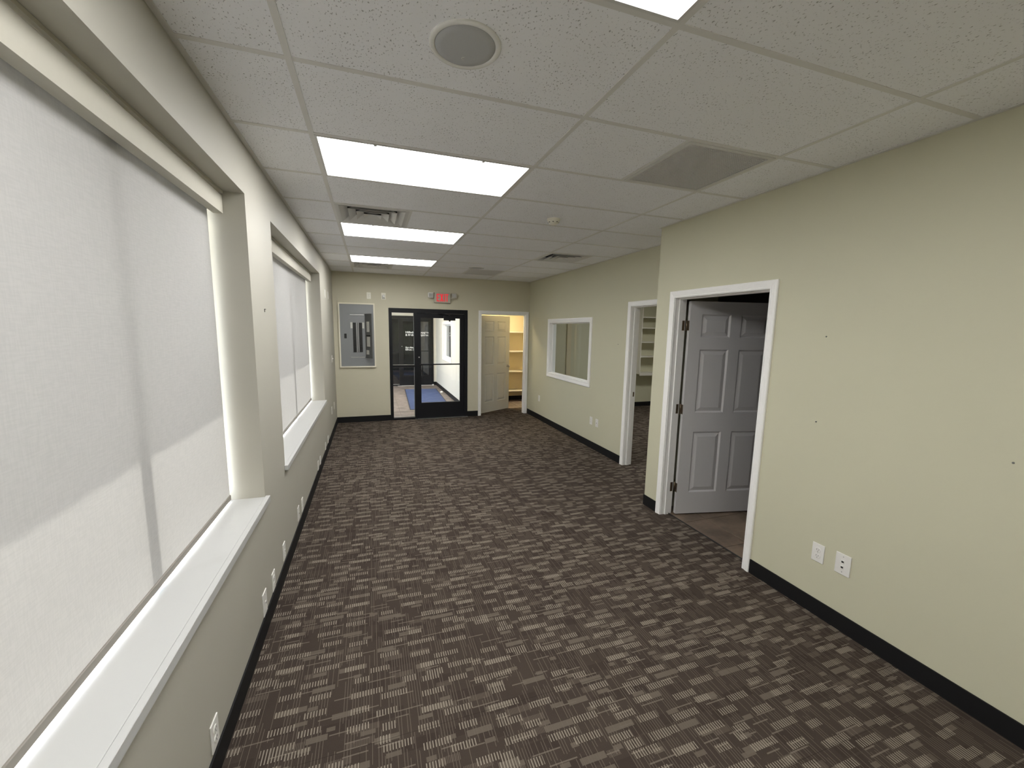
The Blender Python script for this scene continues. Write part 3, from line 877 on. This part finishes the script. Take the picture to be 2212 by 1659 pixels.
# window 3: interior window in the far right wall
w3 = struct(empty('window_3', (R2, 5.706, 0), -PI / 2), 'white framed interior window in the set-back olive wall', 'window')
iw = 5.706 - 4.254
obj('casing', casing(iw, 1.893, z0=0.978, closed=True, s=1.2), 'trim', w3)
obj('jamb', boxes((-0.029, 0.004, 0, WT, 0.95, 1.915), (iw - 0.004, iw + 0.029, 0, WT, 0.95, 1.915), (-0.029, iw + 0.029, 0, WT, 1.889, 1.915), (-0.029, iw + 0.029, 0, WT, 0.95, 0.982)), 'trim', w3)
obj('glazing_stop', boxes((0.004, 0.018, 0.05, 0.075, 0.982, 1.889), (iw - 0.018, iw - 0.004, 0.05, 0.075, 0.982, 1.889), (0.018, iw - 0.018, 0.05, 0.075, 1.875, 1.889), (0.018, iw - 0.018, 0.05, 0.075, 0.982, 0.996)), 'trim', w3)
obj('pane', bx(0.012, iw - 0.012, 0.060, 0.066, 0.99, 1.882), 'glass', w3)
obj('casing', casing(iw, 1.893, z0=0.978, closed=True), 'trim', w3).matrix_local = Matrix.Translation((0, WT, 0)) @ Matrix.Diagonal((1, -1, 1, 1))

# ------------------------------------------------------------------ storefronts
def storefront(name, x0, y, label, glass, face=1, closer=True):
    """black aluminium frame with side light and glass door. local x across, y depth"""
    s = struct(empty(name, (x0, y, 0)), label, 'door')
    W, D = 1.495, 0.105
    mh = boxes((0, 0.057, 0, D, 0, SFH), (W - 0.060, W, 0, D, 0, SFH), (0.057, W - 0.060, 0, D, 2.043, SFH), (0.457, 0.512, 0, D, 0, 2.043),
               (0.057, 0.457, 0, D, 0, 0.035), (0.057, 0.457, 0.01, D - 0.01, 1.020, 1.060))
    obj('frame', mh, 'black', s)
    obj('glazing_bead', boxes((0.057, 0.457, 0.02, 0.06, 0.035, 0.055)), 'steel', s)
    obj('side_light', bx(0.057, 0.457, 0.048, 0.054, 0.035, 1.020), glass, s)
    obj('side_light', bx(0.057, 0.457, 0.048, 0.054, 1.060, 2.043), glass, s)
    lf = empty('door_leaf'); lf.parent = s
    a0, a1, b0, b1 = 0.514, W - 0.062, 0.008, 2.040
    g0, g1, h0, h1 = 0.585, 1.348, 0.312, 1.957
    obj('door_frame', boxes((a0, g0, 0.025, 0.07, b0, b1), (g1, a1, 0.025, 0.07, b0, b1), (g0, g1, 0.025, 0.07, b0, h0), (g0, g1, 0.025, 0.07, h1, b1)), 'black', lf)
    obj('door_glass', bx(g0, g1, 0.046, 0.052, h0, h1), glass, lf)
    obj('push_bar', tube([(g0 - 0.02, 0.012, 1.066), (g1 + 0.02, 0.012, 1.066)], 0.012), 'black', lf)
    pl = [(0.560, 0.085, 1.05), (0.570, 0.105, 1.05), (0.615, 0.118, 1.045), (0.624, 0.12, 1.02), (0.624, 0.12, 0.86), (0.615, 0.118, 0.815), (0.575, 0.105, 0.795), (0.560, 0.085, 0.79)]
    obj('pull_handle', tube(pl, 0.011), 'black', lf)
    obj('lock_cylinder', lathe([(0.013, 0.014), (0.013, 0.025)], 16, 'Y'), 'steel', lf).location = (0.548, 0, 1.205)
    if closer:
        c = empty('door_closer'); c.parent = s
        obj('closer_body', bx(1.02, 1.245, -0.045, 0.012, 1.915, 2.005, bev=0.006), 'black', lf)
        obj('closer_arm', tube([(1.14, -0.02, 2.01), (1.10, -0.07, 2.02), (0.90, -0.02, 2.055), (0.86, -0.004, 2.075)], 0.008), 'black', lf)
        obj('closer_spindle', lathe([(0.012, 1.895), (0.018, 1.905), (0.018, 1.918)], 12), 'black', lf).location = (1.135, -0.02, 0)
        bpy.data.objects.remove(c)
    return s
s1 = storefront('door_4', SF0, YB - 0.012, 'black framed glass door with side light under the exit sign', 'glass')
struct(obj('trim_4', bx(SF0 + 0.46, SF1, YB - 0.05, YB + 0.06, -0.002, 0.007), 'steel'), 'flat metal threshold under the glass exit door', 'threshold')
s2 = storefront('door_5', FS0, VY1 - 0.02, 'dark glass door lettered in white across the vestibule', 'glass_grey', closer=False)
struct(obj('trim_5', bx(FS0 + 0.40, FS1, VY1 - 0.06, VY1 + 0.05, -0.002, 0.008), 'plastic'), 'pale threshold under the dark lettered door', 'threshold')
for i, (txt, z, x, sz) in enumerate((('Hillsdale Oxygen', 1.605, 1.628, 0.083), ('& Medical Equipment', 1.525, 1.628, 0.083), ('Open Mon. - Fri.', 1.150, 1.620, 0.068), ('8:00 a.m. - 5 p.m.', 1.085, 1.620, 0.068))):
    me = text_mesh(txt, sz, 0.0008, bold=0.0022)
    w = max(v.co.x for v in me.vertices) - min(v.co.x for v in me.vertices)
    me.transform(Matrix.Diagonal(((0.685 if i < 2 else 0.365) / w, 1, 1, 1)))
    o = link('lettering', me, 'white_text', s2); o.location = (x - FS0, 0.040, z)

# glazed outer side of the vestibule
w4 = struct(empty('window_4', (0, 9.2, 0)), 'glazed outer side of the vestibule in black frames', 'window')
y0, y1 = YB + WT, VY1
ys = [y0 + (y1 - y0) * i / 4 for i in range(5)]
bm = boxes((-0.2, -0.1, y0, y1, 0, 0.08), (-0.2, -0.1, y0, y1, 2.5, 2.62))
for yy in ys: box(bm, -0.2, -0.1, yy - 0.03, yy + 0.03, 0.08, 2.5)
o = obj('frame', bm, 'black', w4); o.data.transform(Matrix.Translation((0, -9.2, 0)))
for a, b in zip(ys, ys[1:]):
    o = obj('pane', bx(-0.153, -0.147, a + 0.03, b - 0.03, 0.08, 2.5), 'glass_solar', w4); o.data.transform(Matrix.Translation((0, -9.2, 0)))

# narrow window in the vestibule wall
w5 = struct(empty('window_5', (VX1, 10.235, 0), -PI / 2), 'narrow white framed window in the cream vestibule wall', 'window')
vw = 10.235 - 9.015
obj('casing', casing(vw, 1.875, z0=0.955, closed=True, s=1.1), 'trim', w5)
obj('jamb', boxes((-0.06, 0.004, 0, 0.12, 0.91, 1.925), (vw - 0.004, vw + 0.06, 0, 0.12, 0.91, 1.925), (0.0, vw, 0, 0.12, 1.870, 1.925), (0.0, vw, 0, 0.12, 0.91, 0.96)), 'trim', w5)
obj('pane', bx(0.0, vw, 0.085, 0.09, 0.95, 1.88), 'glass', w5)
obj('sash', boxes((0.004, 0.05, 0.07, 0.10, 0.96, 1.87), (vw - 0.05, vw - 0.004, 0.07, 0.10, 0.96, 1.87), (0.05, vw - 0.05, 0.07, 0.10, 1.83, 1.87), (0.05, vw - 0.05, 0.07, 0.10, 0.96, 1.0)), 'trim', w5)

# lamps of the rooms behind
def panel_lamp(name, x, y, z, w, d, col, s, label):
    t = tag(empty(name, (x, y, z)), label, 'ceiling light')
    obj('frame', boxes((-w, w, -d, -d + 0.02, -0.02, 0), (-w, w, d - 0.02, d, -0.02, 0), (-w, -w + 0.02, -d + 0.02, d - 0.02, -0.02, 0), (w - 0.02, w, -d + 0.02, d - 0.02, -0.02, 0)), 'diffuser', t)
    obj('lens', bx(-w + 0.02, w - 0.02, -d + 0.02, d - 0.02, -0.012, -0.004), lamp_mat('lit_lens_' + name, col, s), t)
panel_lamp('vestibule_light', 1.2, 9.1, 2.62, 0.3, 0.6, (1.0, 0.87, 0.70), 42.0, 'warm lit ceiling light inside the vestibule')
panel_lamp('closet_light', 3.35, 7.55, 2.60, 0.14, 0.14, (1.0, 0.83, 0.53), 215.0, 'warm lit ceiling light inside the closet')
panel_lamp('office_light', 5.6, 4.6, H, 0.6, 0.3, (1.0, 0.98, 0.93), 17.0, 'lit ceiling light inside the shelved office')

# ------------------------------------------------------------------ things in the rooms behind
def board(bm, *a): box(bm, *a); return bm
for i, (z, lab) in enumerate(((0.255, 'lowest white closet shelf above the black base'), (0.735, 'second white closet shelf up from the floor'), (1.222, 'third white closet shelf up from the floor'), (1.690, 'topmost white closet shelf under the warm light'))):
    t = tag(empty('wall_shelf', ((CX0 + CX1) / 2, CY1, z)), lab, 'shelf', 'shelves in the lit closet')
    hw = (CX1 - CX0) / 2
    obj('board', bx(-hw, hw, -0.32, 0, 0, 0.022, bev=0.002), 'shelf', t)
    obj('cleat', boxes((-hw, hw, -0.018, 0, -0.05, 0)), 'closet', t)

t = tag(empty('shelf_unit', (6.9, 6.9, 0.80)), 'white wall-hung shelf unit inside the office doorway', 'shelf unit')
obj('side_panel', bx(-0.48, -0.462, -0.30, 0, 0, 1.55), 'shelf', t)
obj('side_panel', bx(0.782, 0.80, -0.30, 0, 0, 1.55), 'shelf', t)
for z in (0.0, 0.385, 0.715, 1.035, 1.275):
    obj('shelf', bx(-0.462, 0.782, -0.30, 0, z, z + 0.022), 'shelf', t)
obj('apron', bx(-0.462, 0.782, -0.295, -0.28, -0.035, 0.0), 'shelf', t)

# blue entrance mat, slightly turned
t = tag(empty('entrance_mat', (1.905, 9.19, 0.0), -0.040), 'long blue entrance mat on the vestibule tiles', 'mat')
obj('pile', bx(-0.435, 0.435, -1.515, 1.515, 0, 0.009, bev=0.002), 'mat', t)
obj('edging', boxes((-0.455, -0.435, -1.535, 1.535, 0, 0.005), (0.435, 0.455, -1.535, 1.535, 0, 0.005), (-0.435, 0.435, -1.535, -1.515, 0, 0.005), (-0.435, 0.435, 1.515, 1.535, 0, 0.005)), 'mat_edge', t)

def lump(x, y, s, label):
    bm = bmesh.new(); bmesh.ops.create_icosphere(bm, subdivisions=3, radius=1.0)
    for v in bm.verts:
        k = 1 + 0.22 * math.sin(5.1 * v.co.x + 3 * v.co.z + x * 9) * math.cos(4.3 * v.co.y - 2.2 * v.co.z)
        v.co = Vector((v.co.x * s * k, v.co.y * s * k, (max(v.co.z, -0.75) + 0.75) * s * 0.72 * k))
    o = obj('paper_wad', bm, 'plastic'); o.location = (x, y, 0)
    tag(o, label, 'paper')
lump(2.445, 9.90, 0.036, 'small white crumpled lump on tiles between mat and baseboard')
lump(2.425, 11.42, 0.030, 'small white crumpled lump at the foot of the dark lettered door')

# ------------------------------------------------------------------ electrical panel
PX0, PX1, PZ0, PZ1 = 0.085, 0.707, 1.027, 2.192
t = tag(empty('breaker_panel', ((PX0 + PX1) / 2, YB, PZ0)), 'grey electrical breaker panel with its door swung open', 'electrical panel')
pw, ph = PX1 - PX0, PZ1 - PZ0
def PP(name, bm, mat, parent=t):
    return obj(name, bm, mat, parent)
k = 0.024
PP('surround', boxes((-pw / 2, pw / 2, -0.034, -0.0015, 0, k), (-pw / 2, pw / 2, -0.034, -0.0015, ph - k, ph), (-pw / 2, -pw / 2 + k, -0.034, -0.0015, k, ph - k), (pw / 2 - k, pw / 2, -0.034, -0.0015, k, ph - k)), 'surround')
fw, fh = pw - 2 * k, ph - 2 * k
def fx(u): return -pw / 2 + k + u * fw
def fz(v): return ph - k - v * fh
# face plate with an opening
u0, u1, v0, v1 = 0.278, 0.735, 0.150, 0.862
PP('face_plate', boxes((fx(0), fx(u0), -0.024, -0.020, fz(1), fz(0)), (fx(u1), fx(1), -0.024, -0.020, fz(1), fz(0)), (fx(u0), fx(u1), -0.024, -0.020, fz(v0), fz(0)), (fx(u0), fx(u1), -0.024, -0.020, fz(1), fz(v1))), 'grey_panel')
PP('dead_front', bx(fx(u0), fx(u1), -0.014, -0.010, fz(v1), fz(v0)), 'grey_panel')
PP('cover_strip', bx(fx(u0) + 0.008, fx(u1) - 0.008, -0.019, -0.014, fz(0.285), fz(0.178)), 'grey_panel')
PP('cover_strip', bx(fx(u0) + 0.008, fx(u1) - 0.008, -0.019, -0.014, fz(0.838), fz(0.790)), 'grey_panel')
PP('edge_lip', bx(fx(u0) + 0.012, fx(u1) - 0.012, -0.030, -0.014, fz(0.174), fz(0.160)), 'steel')
PP('edge_lip', bx(fx(u0) + 0.012, fx(u1) - 0.012, -0.030, -0.014, fz(0.860), fz(0.845)), 'steel')
nb = 21
zt, zb = fz(0.295), fz(0.770)
for a, b in ((0.375, 0.467), (0.556, 0.650)):
    for i in range(nb):
        z1_ = zt - (zt - zb) * i / nb; z0_ = zt - (zt - zb) * (i + 1) / nb + 0.0015
        br = PP('breaker', bx(fx(a), fx(b), -0.030, -0.014, z0_, z1_, bev=0.001), 'breaker')
PP('bus_strip', bx(fx(0.478), fx(0.545), -0.017, -0.014, zb, zt), 'steel')
PP('number_strip', bx(fx(0.494), fx(0.530), -0.0185, -0.017, zb, zt), 'grey_dark')
PP('label', bx(fx(0.305), fx(0.368), -0.016, -0.014, fz(0.385), fz(0.288)), 'paper')
PP('label', bx(fx(0.655), fx(0.712), -0.016, -0.014, fz(0.385), fz(0.288)), 'paper')
PP('latch', bx(fx(0.115), fx(0.182), -0.032, -0.024, fz(0.545), fz(0.472), bev=0.002), 'breaker')
# open door folded back to the right
fd = empty('panel_door', (fx(u1) + 0.004, -0.026, 0)); fd.parent = t
fd.rotation_euler = (0, 0, math.radians(-63))
fd['label'] = 'open dark grey panel door with paper schedules'
dl = (u1 - u0) * fw
obj('door_sheet', boxes((0, dl, -0.002, 0.002, fz(v1), fz(v0)), (0, dl, -0.012, -0.002, fz(v1), fz(v1) + 0.004), (0, dl, -0.012, -0.002, fz(v0) - 0.004, fz(v0)), (dl - 0.004, dl, -0.012, -0.002, fz(v1), fz(v0))), 'grey_dark', fd)
for a, b, c, d in ((0.22, 0.60, 0.275, 0.440), (0.22, 0.66, 0.515, 0.675), (0.12, 0.50, 0.735, 0.805)):
    obj('schedule', bx(a * dl, b * dl, -0.0035, -0.002, fz(d), fz(c)), 'paper', fd)
obj('door_latch', bx(0.20 * dl, 0.72 * dl, -0.012, -0.002, fz(0.508), fz(0.490)), 'breaker', fd)

# ------------------------------------------------------------------ exit sign with emergency heads
t = tag(empty('exit_sign', (1.945, YB, 2.243)), 'lit red exit sign with two emergency lamp heads above the glass door', 'exit sign')
obj('housing', bx(-0.157, 0.157, -0.045, 0, 0, 0.193, bev=0.005), 'sign_body', t)
obj('face', bx(-0.148, 0.148, -0.0475, -0.045, 0.009, 0.184), 'sign_body', t)
def letter(rects, x, polys=()):
    bm = bmesh.new()
    for a, b, c, d in rects: box(bm, x + a, x + b, -0.0505, -0.0475, 0.028 + c, 0.028 + d)
    for q in polys:
        f = [bm.verts.new((x + a, -0.0505, 0.028 + c)) for a, c in q]; g = [bm.verts.new((x + a, -0.0475, 0.028 + c)) for a, c in q]
        bm.faces.new(f); bm.faces.new(g[::-1])
        for i in range(4): bm.faces.new((f[i], f[(i + 1) % 4], g[(i + 1) % 4], g[i]))
    obj('letter', bm, 'exit_red', t)
LH = 0.142; s_ = 0.020
letter([(0, s_, 0, LH), (s_, 0.058, 0, s_), (s_, 0.052, LH / 2 - s_ / 2, LH / 2 + s_ / 2), (s_, 0.058, LH - s_, LH)], -0.112)
letter([], -0.048, [((0, 0), (0.024, 0), (0.066, LH), (0.042, LH)), ((0.042, 0), (0.066, 0), (0.024, LH), (0.0, LH))])
letter([(0, s_, 0, LH)], 0.029)
letter([(0.019, 0.019 + s_, 0, LH - s_), (0, 0.058, LH - s_, LH)], 0.056)
for sx in (-1, 1):
    hd = empty('lamp_head', (sx * 0.222, -0.045, 0.140 + 0.002 * sx)); hd.parent = t
    obj('lamp_shell', bx(-0.050, 0.050, -0.030, 0.030, -0.050, 0.050, bev=0.010), 'plastic' if sx < 0 else 'sign_body', hd)
    obj('lamp_lens', bx(-0.038, 0.038, -0.034, -0.030, -0.034, 0.032, bev=0.002), 'lens_grey', hd)
    obj('lamp_arm', tube([(-sx * 0.080, 0.022, -0.030), (-sx * 0.050, 0.015, -0.048), (0, 0.0, -0.045)], 0.012), 'sign_body', hd)

# ------------------------------------------------------------------ wall plates
def plate_bm(w, h, d=0.0055): return bx(-w / 2, w / 2, -d, 0, -h / 2, h / 2, bev=0.0016)
def duplex(name, loc, rz, label, w=0.072, h=0.118, mat='plastic', group=None):
    t = tag(empty(name, loc, rz), label, 'outlet', group)
    obj('cover_plate', plate_bm(w, h), mat, t)
    for s in (-1, 1):
        rc = obj('receptacle', lathe([(0.0172, -0.0055), (0.0172, -0.0075), (0.016, -0.0082)], 20, 'Y'), mat, t)
        rc.location = (0, 0, s * 0.0195)
        for x in (-0.0062, 0.0062): obj('slot', bx(x - 0.0011, x + 0.0011, -0.0086, -0.0080, -0.001, 0.007), 'slot', rc)
        obj('slot', lathe([(0.0024, -0.0086), (0.0024, -0.0080)], 8, 'Y'), 'slot', rc).location = (0, 0, -0.0085)
    obj('screw', lathe([(0.003, -0.0055), (0.0028, -0.0068)], 10, 'Y'), 'steel', t)
    return t
def jack(name, loc, rz, label, w=0.072, h=0.118, group=None, ports=2, cat='wall plate', mat='plastic'):
    t = tag(empty(name, loc, rz), label, cat, group)
    obj('cover_plate', plate_bm(w, h), mat, t)
    for i in range(ports):
        z = (i - (ports - 1) / 2) * 0.034
        p = obj('port', bx(-0.009, 0.009, -0.0085, -0.0055, z - 0.010, z + 0.010, bev=0.001), mat, t)
        obj('port_opening', bx(-0.0060, 0.0060, -0.0089, -0.0084, z - 0.0055, z + 0.0045), 'slot', p)
    for z in (-h * 0.37, h * 0.37): obj('screw', lathe([(0.0028, -0.0055), (0.0026, -0.0066)], 10, 'Y'), 'steel', t).location = (0, 0, z)
    return t
L_, R_ = PI / 2, -PI / 2
def lw(y, z): return (0.0, y, z)
GO, GJ = 'low outlets along the window wall', 'low jack plates along the window wall'
duplex('outlet', lw(0.462, 0.181), L_, 'lone white power outlet low under the shade with the pole shadow', group=GO)
jack('jack_plate', lw(1.266, 0.180), L_, 'larger white jack plate next to an outlet below the first sill end', w=0.080, h=0.135, group=GJ, ports=1)
duplex('outlet', lw(1.490, 0.176), L_, 'white power outlet between the larger jack plate and the pier', group=GO)
jack('jack_plate', lw(1.827, 0.188), L_, 'white jack plate low on the pier between the two windows', group=GJ, ports=1)
jack('jack_plate', lw(2.436, 0.192), L_, 'white jack plate paired with an outlet just past the pier', group=GJ, ports=1)
duplex('outlet', lw(2.642, 0.181), L_, 'white power outlet paired with a jack plate just past the pier', group=GO)
jack('jack_plate', lw(3.811, 0.150), L_, 'white jack plate in the pair midway under the window closer to exit', group=GJ, ports=1)
duplex('outlet', lw(4.018, 0.146), L_, 'white power outlet in the pair midway under the window closer to exit', group=GO)
jack('jack_plate', lw(4.642, 0.146), L_, 'white jack plate under the exit-side end of the last sill', group=GJ, ports=1)
duplex('outlet', lw(4.995, 0.146), L_, 'white power outlet just beyond the last sill towards the panel', group=GO)
jack('wall_plate', lw(5.455, 2.241), L_, 'high white plate in the corner, the one closer to the window', group='high plates in the corner', ports=0)
jack('wall_plate', lw(5.905, 2.248), L_, 'high white plate in the corner, the one closer to the breaker panel', group='high plates in the corner', ports=0)
jack('wall_plate', lw(5.734, 0.434), L_, 'white plate below sill height, the one closer to the window', group='lower plates in the corner', ports=1)
jack('wall_plate', lw(6.175, 0.432), L_, 'white plate below sill height, the one closer to the breaker panel wall', group='lower plates in the corner', ports=1)
t = tag(empty('light_switch', lw(6.16, 1.229), L_), 'white toggle light switch on the window wall near the panel', 'light switch')
obj('cover_plate', plate_bm(0.072, 0.118), 'plastic', t)
obj('toggle', bx(-0.005, 0.005, -0.022, -0.005, -0.004, 0.012, bev=0.001), 'plastic', t)

duplex('outlet', (0.612, YB, 2.329), 0, 'pale outlet on the beige wall above the breaker panel', mat='ivory')
t = tag(empty('alarm_strobe', (0.868, YB, 2.330), 0), 'white alarm strobe above the glass door beside an outlet', 'alarm')
obj('back_plate', plate_bm(0.078, 0.118, 0.012), 'ivory', t)
obj('strobe_lens', lathe([(0.026, -0.012), (0.026, -0.022), (0.020, -0.032), (0.006, -0.036)], 20, 'Y'), 'strobe', t, True)
obj('sounder', boxes(*[(-0.028, 0.028, -0.0135, -0.012, z, z + 0.004) for z in (-0.048, -0.040, -0.032)]), 'grey_dark', t)

def rw(x, y, z): return (x, y, z)
duplex('outlet', (R1, 0.434, 0.404), R_, 'white duplex outlet on the olive wall beside the grey door', w=0.072, h=0.118)
jack('jack_plate', (R1, 0.292, 0.409), R_, 'larger white two-jack plate next to the outlet by the grey door', w=0.082, h=0.128, ports=2)
duplex('outlet', (R2, 4.100, 0.418), R_, 'white outlet under the interior window, closer to the window')
jack('jack_plate', (R2, 3.933, 0.416), R_, 'white jack plate between interior window and office doorway', ports=1)
jack('wall_plate', (R2, 6.120, 0.423), R_, 'lone white plate low between closet corner and interior window', ports=0)
jack('wall_plate', (VX1, 11.07, 0.39), R_, 'lone white plate low on the cream vestibule wall', ports=0)

def nail(x, y, z, label):
    o = obj('wall_anchor', lathe([(0.0045, 0), (0.0045, -0.002), (0.002, -0.006)], 10, 'Y'), 'grey_dark'); o.location = (x, y, z); o.rotation_euler = (0, 0, R_)
    tag(o, label, 'wall anchor', 'small anchors in the olive walls')
nail(R1, 0.544, 1.748, 'upper of two tiny dark anchors one above the other past the grey door')
nail(R1, 0.543, 1.220, 'lower of two tiny dark anchors one above the other past the grey door')
nail(R1, -0.287, 1.222, 'lone tiny dark anchor in the olive wall furthest from the grey door')
nail(R2, 3.495, 1.588, 'tiny dark wall anchor between interior window and office doorway')
o = obj('wall_hook', boxes((0, 0.004, 1.712, 1.742, 1.859, 1.862), (0, 0.003, 1.712, 1.7145, 1.842, 1.859)), 'slot')
tag(o, 'tiny black bent hook on the pier between the two windows', 'hook')
